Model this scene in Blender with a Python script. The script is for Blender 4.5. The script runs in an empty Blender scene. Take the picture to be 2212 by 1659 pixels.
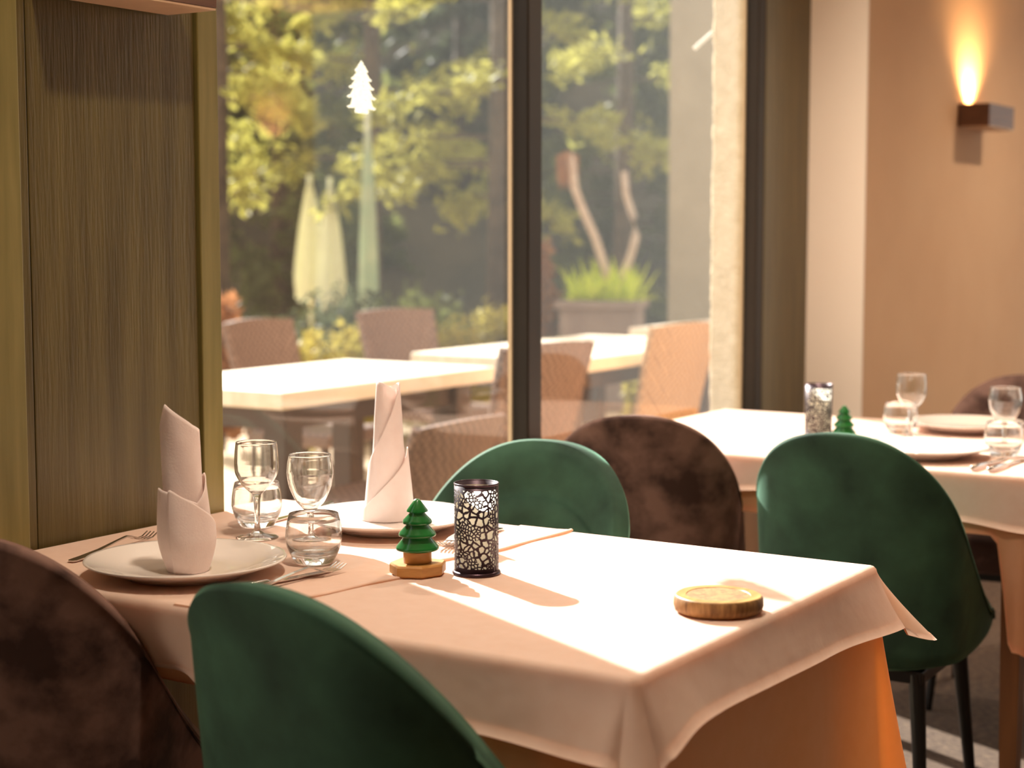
import bpy, bmesh, math, random
import numpy as np
from mathutils import Vector, Matrix

PI = math.pi
sc = bpy.context.scene
COL = sc.collection

# ------------------------------------------------------------------ camera
# room axes: x = away from the window wall into the room, y = along the window wall, z = up
CAM = Vector((2.0, -2.34, 1.236))
FWD = Vector((-.54, .8417, 0)).normalized()
PITCH = math.atan(325 / 3600)
look = FWD * math.cos(PITCH) - Vector((0, 0, 1)) * math.sin(PITCH)
cam = bpy.data.cameras.new('camera')
cam.sensor_width = 36
cam.lens = 3600 / 2212 * 36
cam.clip_end = 300
cam.dof.use_dof = True
cam.dof.focus_distance = 2.52
cam.dof.aperture_fstop = 3.6
camo = bpy.data.objects.new('camera', cam)
COL.objects.link(camo)
camo.location = CAM
camo.rotation_euler = look.to_track_quat('-Z', 'Y').to_euler()
sc.camera = camo

# ------------------------------------------------------------------ world, sun, exposure
W = bpy.data.worlds.new('world')
sc.world = W
W.use_nodes = True
wn = W.node_tree
wn.nodes.clear()
wo = wn.nodes.new('ShaderNodeOutputWorld')
bg = wn.nodes.new('ShaderNodeBackground')
sky = wn.nodes.new('ShaderNodeTexSky')
sky.sky_type = 'NISHITA'
sky.sun_disc = False
sky.sun_elevation = math.radians(31.5)
sky.sun_rotation = math.radians(-68)
sky.air_density = 1.0
sky.dust_density = 4.0
mixw = wn.nodes.new('ShaderNodeMix')
mixw.data_type = 'RGBA'
mixw.inputs[0].default_value = .72
mixw.inputs[7].default_value = (7.9, 7.5, 6.9, 1)
wn.links.new(sky.outputs[0], mixw.inputs[6])
wn.links.new(mixw.outputs[2], bg.inputs[0])
bg.inputs[1].default_value = .15
wn.links.new(bg.outputs[0], wo.inputs[0])

sun = bpy.data.lights.new('sun', 'SUN')
sun.energy = 9.0
sun.angle = math.radians(.6)
sun.color = (1.0, .96, .91)
suno = bpy.data.objects.new('sun', sun)
COL.objects.link(suno)
SUNDIR = Vector((.894, -.447, 0)).normalized() * math.cos(math.radians(32)) - Vector((0, 0, 1)) * math.sin(math.radians(32))
suno.location = (-8, 3, 8)
suno.rotation_euler = SUNDIR.to_track_quat('-Z', 'Y').to_euler()

sc.view_settings.view_transform = 'Standard'
sc.view_settings.look = 'None'
sc.view_settings.exposure = 0.85
sc.view_settings.gamma = 1.0
sc.view_settings.use_curve_mapping = False
sc.cycles.use_denoising = True
sc.cycles.max_bounces = 14
sc.cycles.transparent_max_bounces = 24
sc.cycles.transmission_bounces = 12
sc.cycles.diffuse_bounces = 6
sc.cycles.glossy_bounces = 5
sc.cycles.sample_clamp_indirect = 6

# ------------------------------------------------------------------ materials
def new_mat(name):
    m = bpy.data.materials.new(name)
    m.use_nodes = True
    nt = m.node_tree
    nt.nodes.clear()
    out = nt.nodes.new('ShaderNodeOutputMaterial')
    return m, nt, out

def srgb(r, g, b):
    return tuple(((c / 255) / 12.92 if c / 255 <= .04045 else ((c / 255 + .055) / 1.055) ** 2.4) for c in (r, g, b)) + (1,)

def mat(name, c1, c2=None, scale=5, rough=.6, metal=0, bump=0, stretch=(1, 1, 1), sheen=0, coat=0,
        detail=6, bscale=None, lo=.3, hi=.7, spec=.5, trans=None, transfac=0):
    m, nt, out = new_mat(name)
    N, L = nt.nodes, nt.links
    p = N.new('ShaderNodeBsdfPrincipled')
    p.inputs['Roughness'].default_value = rough
    p.inputs['Metallic'].default_value = metal
    p.inputs['Specular IOR Level'].default_value = spec
    if sheen:
        p.inputs['Sheen Weight'].default_value = sheen
        p.inputs['Sheen Roughness'].default_value = .35
        p.inputs['Sheen Tint'].default_value = tuple(min(1, 3.2 * k ** .8) for k in c1[:3]) + (1,)
    p.inputs['Coat Weight'].default_value = coat
    tc = N.new('ShaderNodeTexCoord')
    mp = N.new('ShaderNodeMapping')
    mp.inputs['Scale'].default_value = stretch
    L.new(tc.outputs['Object'], mp.inputs[0])
    colsock = None
    if c2 is not None:
        nz = N.new('ShaderNodeTexNoise')
        nz.inputs['Scale'].default_value = scale
        nz.inputs['Detail'].default_value = detail
        L.new(mp.outputs[0], nz.inputs['Vector'])
        rp = N.new('ShaderNodeValToRGB')
        rp.color_ramp.elements[0].position = lo
        rp.color_ramp.elements[1].position = hi
        rp.color_ramp.elements[0].color = c1
        rp.color_ramp.elements[1].color = c2
        L.new(nz.outputs[0], rp.inputs[0])
        L.new(rp.outputs[0], p.inputs['Base Color'])
        colsock = rp.outputs[0]
    else:
        p.inputs['Base Color'].default_value = c1
    if bump:
        nb = N.new('ShaderNodeTexNoise')
        nb.inputs['Scale'].default_value = bscale or scale * 6
        nb.inputs['Detail'].default_value = 4
        L.new(mp.outputs[0], nb.inputs['Vector'])
        bp = N.new('ShaderNodeBump')
        bp.inputs['Strength'].default_value = bump
        bp.inputs['Distance'].default_value = .01
        L.new(nb.outputs[0], bp.inputs['Height'])
        L.new(bp.outputs[0], p.inputs['Normal'])
    last = p.outputs[0]
    if transfac:
        t = N.new('ShaderNodeBsdfTranslucent')
        t.inputs[0].default_value = trans
        mx = N.new('ShaderNodeMixShader')
        mx.inputs[0].default_value = transfac
        L.new(p.outputs[0], mx.inputs[1])
        L.new(t.outputs[0], mx.inputs[2])
        last = mx.outputs[0]
    L.new(last, out.inputs[0])
    return m

def pane_mat(name, tint):
    m, nt, out = new_mat(name)
    N, L = nt.nodes, nt.links
    t = N.new('ShaderNodeBsdfTransparent'); t.inputs[0].default_value = tint
    g = N.new('ShaderNodeBsdfGlossy'); g.inputs['Roughness'].default_value = 0
    # thin pane reflectance, the same from both sides
    lw = N.new('ShaderNodeLayerWeight'); lw.inputs[0].default_value = .5
    pw = N.new('ShaderNodeMath'); pw.operation = 'POWER'; pw.inputs[1].default_value = 5
    L.new(lw.outputs['Facing'], pw.inputs[0])
    mu = N.new('ShaderNodeMath'); mu.operation = 'MULTIPLY_ADD'; mu.inputs[1].default_value = .95; mu.inputs[2].default_value = .032
    mx = N.new('ShaderNodeMixShader')
    L.new(pw.outputs[0], mu.inputs[0]); L.new(mu.outputs[0], mx.inputs[0])
    # a thin film of dust on the glass scatters a little of the light that falls on it
    du = N.new('ShaderNodeBsdfTranslucent'); du.inputs[0].default_value = (.9, .86, .76, 1)
    md = N.new('ShaderNodeMixShader'); md.inputs[0].default_value = .003
    L.new(t.outputs[0], md.inputs[1]); L.new(du.outputs[0], md.inputs[2])
    L.new(md.outputs[0], mx.inputs[1]); L.new(g.outputs[0], mx.inputs[2])
    L.new(mx.outputs[0], out.inputs[0])
    return m

def glass_mat(name):
    m, nt, out = new_mat(name)
    g = nt.nodes.new('ShaderNodeBsdfGlass')
    g.inputs['IOR'].default_value = 1.5
    g.inputs['Roughness'].default_value = 0
    g.inputs['Color'].default_value = (.985, .985, .98, 1)
    t = nt.nodes.new('ShaderNodeBsdfTransparent')
    mx = nt.nodes.new('ShaderNodeMixShader')
    mx.inputs[0].default_value = .06
    nt.links.new(g.outputs[0], mx.inputs[1])
    nt.links.new(t.outputs[0], mx.inputs[2])
    nt.links.new(mx.outputs[0], out.inputs[0])
    return m

def lattice_mat(name):
    # dark metal sheet pierced by irregular holes (uv in metres around and up the tube)
    m, nt, out = new_mat(name)
    N, L = nt.nodes, nt.links
    p = N.new('ShaderNodeBsdfPrincipled')
    p.inputs['Base Color'].default_value = srgb(58, 42, 50)
    p.inputs['Metallic'].default_value = .6
    p.inputs['Roughness'].default_value = .4
    t = N.new('ShaderNodeBsdfTransparent')
    uv = N.new('ShaderNodeUVMap')
    masks = []
    vz = N.new('ShaderNodeTexVoronoi'); vz.feature = 'DISTANCE_TO_EDGE'; vz.voronoi_dimensions = '2D'
    vz.inputs['Scale'].default_value = 105
    vz.inputs['Randomness'].default_value = 1.0
    nz = N.new('ShaderNodeTexNoise'); nz.inputs['Scale'].default_value = 60
    ad = N.new('ShaderNodeMix'); ad.data_type = 'VECTOR'; ad.inputs[0].default_value = .012
    L.new(uv.outputs[0], ad.inputs[4]); L.new(nz.outputs[1], ad.inputs[5])
    L.new(uv.outputs[0], nz.inputs['Vector'])
    L.new(ad.outputs[1], vz.inputs['Vector'])
    vs = N.new('ShaderNodeTexVoronoi'); vs.feature = 'DISTANCE_TO_EDGE'; vs.voronoi_dimensions = '2D'
    vs.inputs['Scale'].default_value = 210
    L.new(uv.outputs[0], vs.inputs['Vector'])
    pk = N.new('ShaderNodeTexNoise'); pk.inputs['Scale'].default_value = 42; pk.inputs['Detail'].default_value = 0
    L.new(uv.outputs[0], pk.inputs['Vector'])
    ps = N.new('ShaderNodeMath'); ps.operation = 'GREATER_THAN'; ps.inputs[1].default_value = .53
    L.new(pk.outputs[0], ps.inputs[0])
    g1 = N.new('ShaderNodeMath'); g1.operation = 'GREATER_THAN'; g1.inputs[1].default_value = .15
    L.new(vz.outputs['Distance'], g1.inputs[0])
    g2 = N.new('ShaderNodeMath'); g2.operation = 'GREATER_THAN'; g2.inputs[1].default_value = .19
    L.new(vs.outputs['Distance'], g2.inputs[0])
    gt = N.new('ShaderNodeMix'); gt.data_type = 'FLOAT'
    L.new(ps.outputs[0], gt.inputs[0]); L.new(g1.outputs[0], gt.inputs[2]); L.new(g2.outputs[0], gt.inputs[3])
    sp = N.new('ShaderNodeSeparateXYZ'); L.new(uv.outputs[0], sp.inputs[0])
    a = N.new('ShaderNodeMath'); a.operation = 'GREATER_THAN'; a.inputs[1].default_value = .008
    b = N.new('ShaderNodeMath'); b.operation = 'LESS_THAN'; b.inputs[1].default_value = .120
    L.new(sp.outputs[1], a.inputs[0]); L.new(sp.outputs[1], b.inputs[0])
    m1 = N.new('ShaderNodeMath'); m1.operation = 'MULTIPLY'
    m2 = N.new('ShaderNodeMath'); m2.operation = 'MULTIPLY'
    L.new(a.outputs[0], m1.inputs[0]); L.new(b.outputs[0], m1.inputs[1])
    L.new(m1.outputs[0], m2.inputs[0]); L.new(gt.outputs[0], m2.inputs[1])
    mx = N.new('ShaderNodeMixShader')
    L.new(m2.outputs[0], mx.inputs[0])
    L.new(p.outputs[0], mx.inputs[1]); L.new(t.outputs[0], mx.inputs[2])
    L.new(mx.outputs[0], out.inputs[0])
    return m

def emit_mat(name, c, s):
    m, nt, out = new_mat(name)
    e = nt.nodes.new('ShaderNodeEmission')
    e.inputs[0].default_value = c
    e.inputs[1].default_value = s
    nt.links.new(e.outputs[0], out.inputs[0])
    return m

def rattan_mat(name, c1, c2, scale=55):
    m, nt, out = new_mat(name)
    N, L = nt.nodes, nt.links
    p = N.new('ShaderNodeBsdfPrincipled'); p.inputs['Roughness'].default_value = .45
    tc = N.new('ShaderNodeTexCoord')
    br = N.new('ShaderNodeTexChecker')
    br.inputs['Scale'].default_value = scale
    br.inputs[1].default_value = c1; br.inputs[2].default_value = c2
    L.new(tc.outputs['Object'], br.inputs[0])
    L.new(br.outputs[0], p.inputs['Base Color'])
    L.new(p.outputs[0], out.inputs[0])
    return m

M = {}
M['olive'] = mat('olive_stained_wood', srgb(78, 64, 28), srgb(106, 91, 49), scale=6, rough=.38, bump=.12, stretch=(5, 5, .35), lo=.3, hi=.75)
M['olive_light'] = mat('olive_trim_wood', srgb(112, 100, 50), srgb(134, 120, 68), scale=8, rough=.45, stretch=(6, 6, .5))
M['wall'] = mat('warm_beige_plaster', srgb(218, 174, 134), srgb(224, 182, 142), scale=3, rough=.85, bump=.05, bscale=150)
M['wall2'] = mat('brown_room_plaster', srgb(122, 94, 70), srgb(130, 102, 78), scale=3, rough=.85)
M['pilaster'] = mat('cream_plaster', srgb(254, 240, 224), srgb(255, 243, 228), scale=3, rough=.8)
M['ceiling'] = mat('ceiling_paint', srgb(240, 228, 212), rough=.9)
M['carpet'] = mat('taupe_carpet', srgb(74, 55, 50), srgb(150, 124, 100), scale=16, rough=.95, bump=.8, stretch=(3, 14, 3), bscale=60, lo=.35, hi=.65)
M['bronze'] = mat('dark_bronze_frame', srgb(40, 32, 24), srgb(48, 39, 30), scale=3, rough=.5, spec=.25)
M['alu'] = mat('pale_gasket', srgb(206, 176, 138), rough=.5)
M['pane'] = pane_mat('window_glass', (.95, .96, .95, 1))
M['stucco'] = mat('rough_stucco', srgb(206, 184, 148), srgb(228, 208, 176), scale=30, rough=.95, bump=1.0, bscale=90)
M['stucco2'] = mat('smooth_stucco', srgb(140, 128, 106), srgb(150, 138, 116), scale=6, rough=.95, bump=.3, bscale=60)
M['patio'] = mat('patio_stone', srgb(178, 150, 118), srgb(204, 178, 144), scale=2.5, rough=.9, bump=.2)
M['earth'] = mat('forest_slope', srgb(52, 48, 36), srgb(92, 78, 58), scale=1.2, rough=1)
M['cloth_over'] = mat('blush_table_overlay', srgb(240, 212, 192), srgb(246, 220, 202), scale=40, rough=.85, bump=.35, bscale=11, trans=(1, .62, .34, 1), transfac=.3, sheen=.1)
M['cloth_under'] = mat('apricot_tablecloth', srgb(234, 178, 138), srgb(238, 184, 146), scale=40, rough=.85, bump=.05, bscale=14, trans=(1, .52, .20, 1), transfac=.4)
M['wood_table'] = mat('brown_wood', srgb(96, 60, 34), srgb(132, 86, 48), scale=6, rough=.4, stretch=(4, 4, .5))
M['wood_shade'] = mat('sconce_wood', srgb(88, 57, 42), srgb(110, 74, 54), scale=16, rough=.5, stretch=(1, .3, 4), bump=.1)
M['wood_pale'] = mat('pale_sconce_underside', srgb(196, 158, 126), srgb(208, 172, 138), scale=16, rough=.5)
M['green_velvet'] = mat('emerald_velvet', srgb(38, 60, 48), srgb(60, 94, 74), scale=8, rough=.8, sheen=1.0, lo=.36, hi=.68, bump=.05, bscale=60, spec=.25)
M['brown_velvet'] = mat('mocha_velvet', srgb(62, 42, 36), srgb(124, 94, 84), scale=11, rough=.8, sheen=.7, lo=.40, hi=.60, detail=10, bump=.06, bscale=60, spec=.25)
M['black'] = mat('black_metal', srgb(22, 20, 19), rough=.35, metal=.3)
M['porcelain'] = mat('blush_glazed_porcelain', srgb(240, 228, 220), rough=.06, coat=.6)
M['napkin'] = mat('white_linen', srgb(246, 228, 222), srgb(250, 234, 228), scale=60, rough=.9, bump=.08, bscale=300, trans=(.95, .84, .78, 1), transfac=.2)
M['glass'] = glass_mat('clear_glass')
M['steel'] = mat('polished_steel', srgb(205, 200, 196), rough=.14, metal=1)
M['lattice'] = lattice_mat('pierced_metal')
M['liner'] = mat('cream_paper_liner', srgb(250, 240, 214), rough=.8, trans=(1, .96, .84, 1), transfac=.75)
M['darkmetal'] = mat('dark_rim_metal', srgb(70, 52, 60), rough=.3, metal=.8)
M['green_lacquer'] = mat('green_lacquered_wood', srgb(16, 92, 34), srgb(26, 116, 48), scale=20, rough=.28, coat=.4)
M['lightwood'] = mat('light_wood', srgb(178, 122, 60), srgb(206, 152, 88), scale=30, rough=.45, stretch=(1, 1, 4))
M['dishwood'] = mat('olive_wood_dish', srgb(150, 110, 56), srgb(196, 158, 94), scale=22, rough=.4, stretch=(3, .6, 3))
M['bark_edge'] = mat('barked_edge', srgb(112, 76, 40), srgb(176, 130, 76), scale=60, rough=.6, stretch=(3, 3, .4))
def lace_mat(name):
    # frosted film with a lacy pattern of clear gaps
    m, nt, out = new_mat(name)
    N, L = nt.nodes, nt.links
    d = N.new('ShaderNodeBsdfDiffuse'); d.inputs[0].default_value = (.9, .9, .86, 1)
    t = N.new('ShaderNodeBsdfTranslucent'); t.inputs[0].default_value = (.85, .85, .76, 1)
    tr = N.new('ShaderNodeBsdfTransparent')
    a = N.new('ShaderNodeMixShader'); a.inputs[0].default_value = .5
    L.new(d.outputs[0], a.inputs[1]); L.new(t.outputs[0], a.inputs[2])
    tc = N.new('ShaderNodeTexCoord')
    vz = N.new('ShaderNodeTexVoronoi'); vz.feature = 'DISTANCE_TO_EDGE'; vz.inputs['Scale'].default_value = 120
    L.new(tc.outputs['Object'], vz.inputs['Vector'])
    gt = N.new('ShaderNodeMath'); gt.operation = 'GREATER_THAN'; gt.inputs[1].default_value = .26
    L.new(vz.outputs['Distance'], gt.inputs[0])
    mu = N.new('ShaderNodeMath'); mu.operation = 'MULTIPLY'; mu.inputs[1].default_value = .75
    L.new(gt.outputs[0], mu.inputs[0])
    mx = N.new('ShaderNodeMixShader')
    L.new(mu.outputs[0], mx.inputs[0]); L.new(a.outputs[0], mx.inputs[1]); L.new(tr.outputs[0], mx.inputs[2])
    L.new(mx.outputs[0], out.inputs[0])
    return m
M['sticker'] = lace_mat('lacy_frosted_film')
M['white'] = mat('white_paint', srgb(245, 240, 230), rough=.5)
M['out_table'] = mat('bleached_wood_top', srgb(226, 208, 184), srgb(240, 226, 206), scale=8, rough=.6, stretch=(4, .5, 1))
M['rattan'] = rattan_mat('brown_rattan', srgb(92, 68, 58), srgb(132, 104, 90))
M['rattan_light'] = rattan_mat('sand_rattan', srgb(150, 122, 92), srgb(190, 160, 124))
M['dark_leg'] = mat('dark_brown_leg', srgb(70, 50, 40), rough=.5)
M['bark'] = mat('tree_bark', srgb(62, 48, 38), srgb(96, 78, 60), scale=9, rough=.95, bump=.5)
def leaf(n, c1, c2, tr, sc_=3):
    return mat(n, c1, c2, scale=sc_, rough=.6, trans=tr, transfac=.42, spec=.2)
M['leaf_gold'] = leaf('sunny_needles', srgb(106, 110, 46), srgb(158, 152, 66), (.54, .50, .12, 1))
M['leaf_green'] = leaf('mid_green_needles', srgb(66, 76, 48), srgb(104, 104, 60), (.24, .26, .07, 1))
M['leaf_dark'] = leaf('dark_needles', srgb(52, 60, 46), srgb(84, 80, 56), (.10, .12, .06, 1))
M['leaf_brown'] = leaf('brown_twigs', srgb(84, 70, 44), srgb(110, 92, 58), (.22, .17, .06, 1))
M['leaf_yellow'] = leaf('yellow_shrub_leaves', srgb(140, 126, 50), srgb(176, 156, 70), (.45, .38, .09, 1), 8)
M['leaf_rust'] = leaf('rust_leaves', srgb(150, 96, 62), srgb(176, 124, 78), (.4, .18, .08, 1), 8)
M['yucca'] = leaf('yucca_leaves', srgb(176, 196, 40), srgb(210, 222, 66), (1, 1, .10, 1), 8)
M['stem'] = mat('pale_stem', srgb(190, 160, 136), srgb(212, 184, 158), scale=20, rough=.8)
M['planter'] = mat('grey_brown_planter', srgb(140, 116, 104), srgb(158, 134, 118), scale=6, rough=.85)
M['canvas'] = mat('cream_canvas', srgb(214, 208, 178), srgb(224, 218, 190), scale=12, rough=.9, trans=(.9, .9, .62, 1), transfac=.35)
M['canvas_teal'] = mat('pale_green_canvas', srgb(160, 178, 146), srgb(196, 196, 160), scale=8, rough=.9, trans=(.5, .6, .42, 1), transfac=.35)  # tint of the sun flare streak below the sticker
M['bulb'] = emit_mat('warm_bulb', (1, .55, .18, 1), 26)

# ------------------------------------------------------------------ mesh helpers
def link(name, verts, faces, material, parent=None, smooth=False, loc=(0, 0, 0)):
    me = bpy.data.meshes.new(name)
    me.from_pydata([tuple(v) for v in verts], [], faces)
    me.materials.append(material)
    if smooth:
        me.polygons.foreach_set('use_smooth', [True] * len(me.polygons))
    me.update()
    o = bpy.data.objects.new(name, me)
    COL.objects.link(o)
    o.location = loc
    if parent:
        o.parent = parent
    return o

class MB:
    def __init__(s):
        s.v, s.f = [], []
    def add(s, v, f):
        n = len(s.v)
        s.v += [tuple(q) for q in v]
        s.f += [tuple(i + n for i in q) for q in f]
        return s
    def box(s, x0, x1, y0, y1, z0, z1):
        v = [(x0, y0, z0), (x1, y0, z0), (x1, y1, z0), (x0, y1, z0), (x0, y0, z1), (x1, y0, z1), (x1, y1, z1), (x0, y1, z1)]
        return s.add(v, [(0, 3, 2, 1), (4, 5, 6, 7), (0, 1, 5, 4), (1, 2, 6, 5), (2, 3, 7, 6), (3, 0, 4, 7)])
    def tube(s, pts, rad, n=12, cap=True):
        pts = [Vector(p) for p in pts]
        if not isinstance(rad, (list, tuple)):
            rad = [rad] * len(pts)
        rings = []
        up = Vector((0, 0, 1))
        v = []
        for i, p in enumerate(pts):
            d = (pts[min(i + 1, len(pts) - 1)] - pts[max(i - 1, 0)]).normalized()
            a = d.cross(up)
            if a.length < 1e-3:
                a = d.cross(Vector((1, 0, 0)))
            a.normalize(); b = d.cross(a)
            for k in range(n):
                t = 2 * PI * k / n
                v.append(p + (a * math.cos(t) + b * math.sin(t)) * rad[i])
        f = [(i * n + k, i * n + (k + 1) % n, (i + 1) * n + (k + 1) % n, (i + 1) * n + k) for i in range(len(pts) - 1) for k in range(n)]
        if cap:
            f += [tuple(range(n - 1, -1, -1)), tuple((len(pts) - 1) * n + k for k in range(n))]
        return s.add(v, f)
    def lathe(s, prof, n=40, cx=0, cy=0, jit=None):
        v, f = [], []
        for (r, z) in prof:
            for k in range(n):
                t = 2 * PI * k / n
                rr = r * (jit(t) if jit else 1)
                v.append((cx + rr * math.cos(t), cy + rr * math.sin(t), z))
        m = len(prof)
        f = [(i * n + k, i * n + (k + 1) % n, (i + 1) * n + (k + 1) % n, (i + 1) * n + k) for i in range(m - 1) for k in range(n)]
        closed = prof[0] == prof[-1] or len(prof) == 3
        if prof[0][0] > 1e-6 and not closed: f.append(tuple(range(n - 1, -1, -1)))
        if prof[-1][0] > 1e-6 and not closed: f.append(tuple((m - 1) * n + k for k in range(n)))
        return s.add(v, f)
    def go(s, name, material, parent=None, smooth=False, loc=(0, 0, 0), bevel=0, angle=None):
        o = link(name, s.v, s.f, material, parent, smooth, loc)
        if bevel:
            b = o.modifiers.new('bevel', 'BEVEL'); b.width = bevel; b.segments = 2; b.limit_method = 'ANGLE'
        if smooth and angle:
            o.data.set_sharp_from_angle(angle=math.radians(angle))
        return o

def tag(o, label=None, cat=None, group=None, kind=None):
    if label: o['label'] = label
    if cat: o['category'] = cat
    if group: o['group'] = group
    if kind: o['kind'] = kind
    return o

def thing(name, label, cat, loc=(0, 0, 0), rz=0, group=None):
    o = bpy.data.objects.new(name, None)
    COL.objects.link(o)
    o.empty_display_size = .1
    o.location = loc
    o.rotation_euler = (0, 0, rz)
    return tag(o, label, cat, group)

def copy_tree(o, parent=None):
    c = o.copy()
    COL.objects.link(c)
    if parent: c.parent = parent
    for ch in list(o.children):
        copy_tree(ch, c)
    return c

def dup(o, label, loc, rz=0, group=None, scale=1):
    c = copy_tree(o)
    c.location = loc
    c.rotation_euler = (0, 0, rz)
    c.scale = (scale,) * 3
    c['label'] = label
    if group: c['group'] = group
    return c

def struct(o):
    o['kind'] = 'structure'
    return o

def smoothstep(a, b, x):
    t = min(1, max(0, (x - a) / (b - a)))
    return t * t * (3 - 2 * t)

# ------------------------------------------------------------------ the room
struct(MB().box(-.02, 5.3, -5, 6.5, -.1, 0).go('floor', M['carpet']))
struct(MB().box(-.14, 5.3, -5, 6.5, 2.7, 2.85).go('ceiling', M['ceiling']))
struct(MB().box(5.2, 5.35, -5, 6.5, 0, 2.7).go('wall_right', M['wall2']))
struct(MB().box(-.12, 5.2, -5.15, -5, 0, 2.7).go('wall_front', M['wall2']))
# unseen glazing at the far end, added to bring in more daylight
w3 = struct(MB().box(1.9, 1.97, 6.35, 6.42, 0, 2.7).go('window_3', M['bronze']))
MB().box(.18, 5.2, 6.38, 6.386, .06, 2.66).go('pane', M['pane'], w3)
MB().box(.18, 5.2, 6.35, 6.42, 0, .06).go('window_sill', M['bronze'], w3)
# window wall: olive panelled pier on the left
struct(MB().box(-.12, -.012, -1.3, -.175, 0, 2.7).go('wall_left', M['olive']))
pl = struct(MB().box(-.012, 0, -.585, -.222, 0, 2.7).go('trim_1', M['olive'], bevel=.0015))
struct(MB().box(-.034, .006, -.218, -.169, 0, 2.7).go('trim_2', M['olive_light'], bevel=.002))
struct(MB().box(-.012, .002, -.612, -.588, 0, 2.7).go('trim_3', M['olive'], bevel=.002))
struct(MB().box(-.012, .022, -1.3, -.619, 0, 2.7).go('trim_4', M['olive_light'], bevel=.003))
# right of the window: olive board, pilaster, lamp wall
struct(MB().box(-.02, .0, 2.128, 2.451, 0, 2.7).go('trim_5', M['olive'], bevel=.002))
struct(MB().box(-.14, .18, 2.451, 2.4605, 0, 2.7).go('pillar_trim_6', M['pilaster'])).name = 'trim_6'
struct(MB().box(-.14, .18, 2.461, 6.5, 0, 2.7).go('wall_far', M['wall']))  # lamp wall
struct(MB().box(.18, .192, 2.64, 6.35, 0, .09).go('baseboard_far', M['olive'], bevel=.003))

# big window in front of the tables
w1 = struct(MB().box(-.048, .0, .845, .905, .0, 2.7).go('window_1', M['bronze'], bevel=.004))
MB().box(-.042, .0, 2.075, 2.127, 0, 2.7).go('window_frame', M['bronze'], w1, bevel=.004)
MB().box(-.05, -.01, -.17, 2.075, 0, .06).go('window_sill', M['bronze'], w1, bevel=.003)
MB().box(-.05, -.01, -.17, 2.075, 2.62, 2.7).go('window_head', M['bronze'], w1, bevel=.003)
MB().box(-.050, -.040, .838, .845, .06, 2.62).go('gasket', M['alu'], w1, bevel=.001)
MB().box(-.046, -.038, 2.066, 2.075, .06, 2.62).go('gasket', M['alu'], w1, bevel=.001)
MB().box(-.034, -.028, -.17, .845, .06, 2.62).go('pane', M['pane'], w1)
MB().box(-.034, -.028, .905, 2.075, .06, 2.62).go('pane', M['pane'], w1)
# second window along this wall behind the camera, added for fill daylight
w2 = struct(MB().box(-.07, .012, -1.98, -1.9, .0, 2.7).go('window_2', M['bronze'], bevel=.004))
MB().box(-.034, -.028, -2.6, -1.3, .06, 2.62).go('pane', M['pane'], w2)
MB().box(-.05, -.01, -2.6, -1.3, 0, .06).go('window_sill', M['bronze'], w2)
struct(MB().box(-.12, .0, -5, -2.6, 0, 2.7).go('wall_left', M['olive']))

# outside masonry at the end of the window and a wing wall beyond
def stucco_reveal():
    v, f = [], []
    rnd = random.Random(4)
    ny, nz_ = 10, 150
    # outer corner is slightly ragged
    for j in range(nz_ + 1):
        z = 2.85 * j / nz_
        w = .0028 * rnd.uniform(-1, 1)
        for (x, y) in ((-.043, 2.125), (-.043, 2.083), (-.142 + w * .6, 2.079), (-.147 + w, 2.084), (-.15, 2.30)):
            v.append((x, y, z))
    for j in range(nz_):
        for k in range(4):
            a = j * 5 + k
            f.append((a, a + 1, a + 6, a + 5))
    return link('trim_7', v, f, M['stucco'])
struct(stucco_reveal())
struct(MB().box(-2.83, -.16, 7.0, 7.3, 0, 4.5).go('wall_outside', M['stucco2']))
br = MB().box(-.006, .006, -.006, .006, -.036, .036).go('wall_bracket', M['white'], bevel=.002, loc=(-.168, 2.062, 1.79))
br.rotation_euler = (0, math.radians(48), math.radians(30))
tag(br, 'small slanted white bar fixed near the top of the pale stucco pillar', 'bracket')

# outside ground
def ground():
    v = [(-30, -8, -.02), (-.12, -8, -.02), (-.12, 40, -.02), (-30, 40, -.02)]
    return link('floor_patio', v, [(0, 1, 2, 3)], M['patio'])
struct(ground())

def hillside():
    rnd = random.Random(8)
    v, f = [], []
    R = Vector((.8417, .54, 0)); D = Vector((-.54, .8417, 0))
    nu, nv = 60, 24
    for j in range(nv + 1):
        for i in range(nu + 1):
            s = -22 + 40 * i / nu
            t = 17 + j * .75
            p = Vector((2, -2.34, 0)) + R * s + D * (t + .012 * s * s)
            z = -.1 + max(0, j - 1) * .62 + rnd.uniform(-.2, .2) + .5 * math.sin(s * .7 + j)
            v.append((p.x, p.y, max(-.05, z) if j else -.05))
    for j in range(nv):
        for i in range(nu):
            a = j * (nu + 1) + i
            f.append((a, a + 1, a + nu + 2, a + nu + 1))
    return link('ground_slope', v, f, M['earth'], smooth=True)
struct(hillside())

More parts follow.
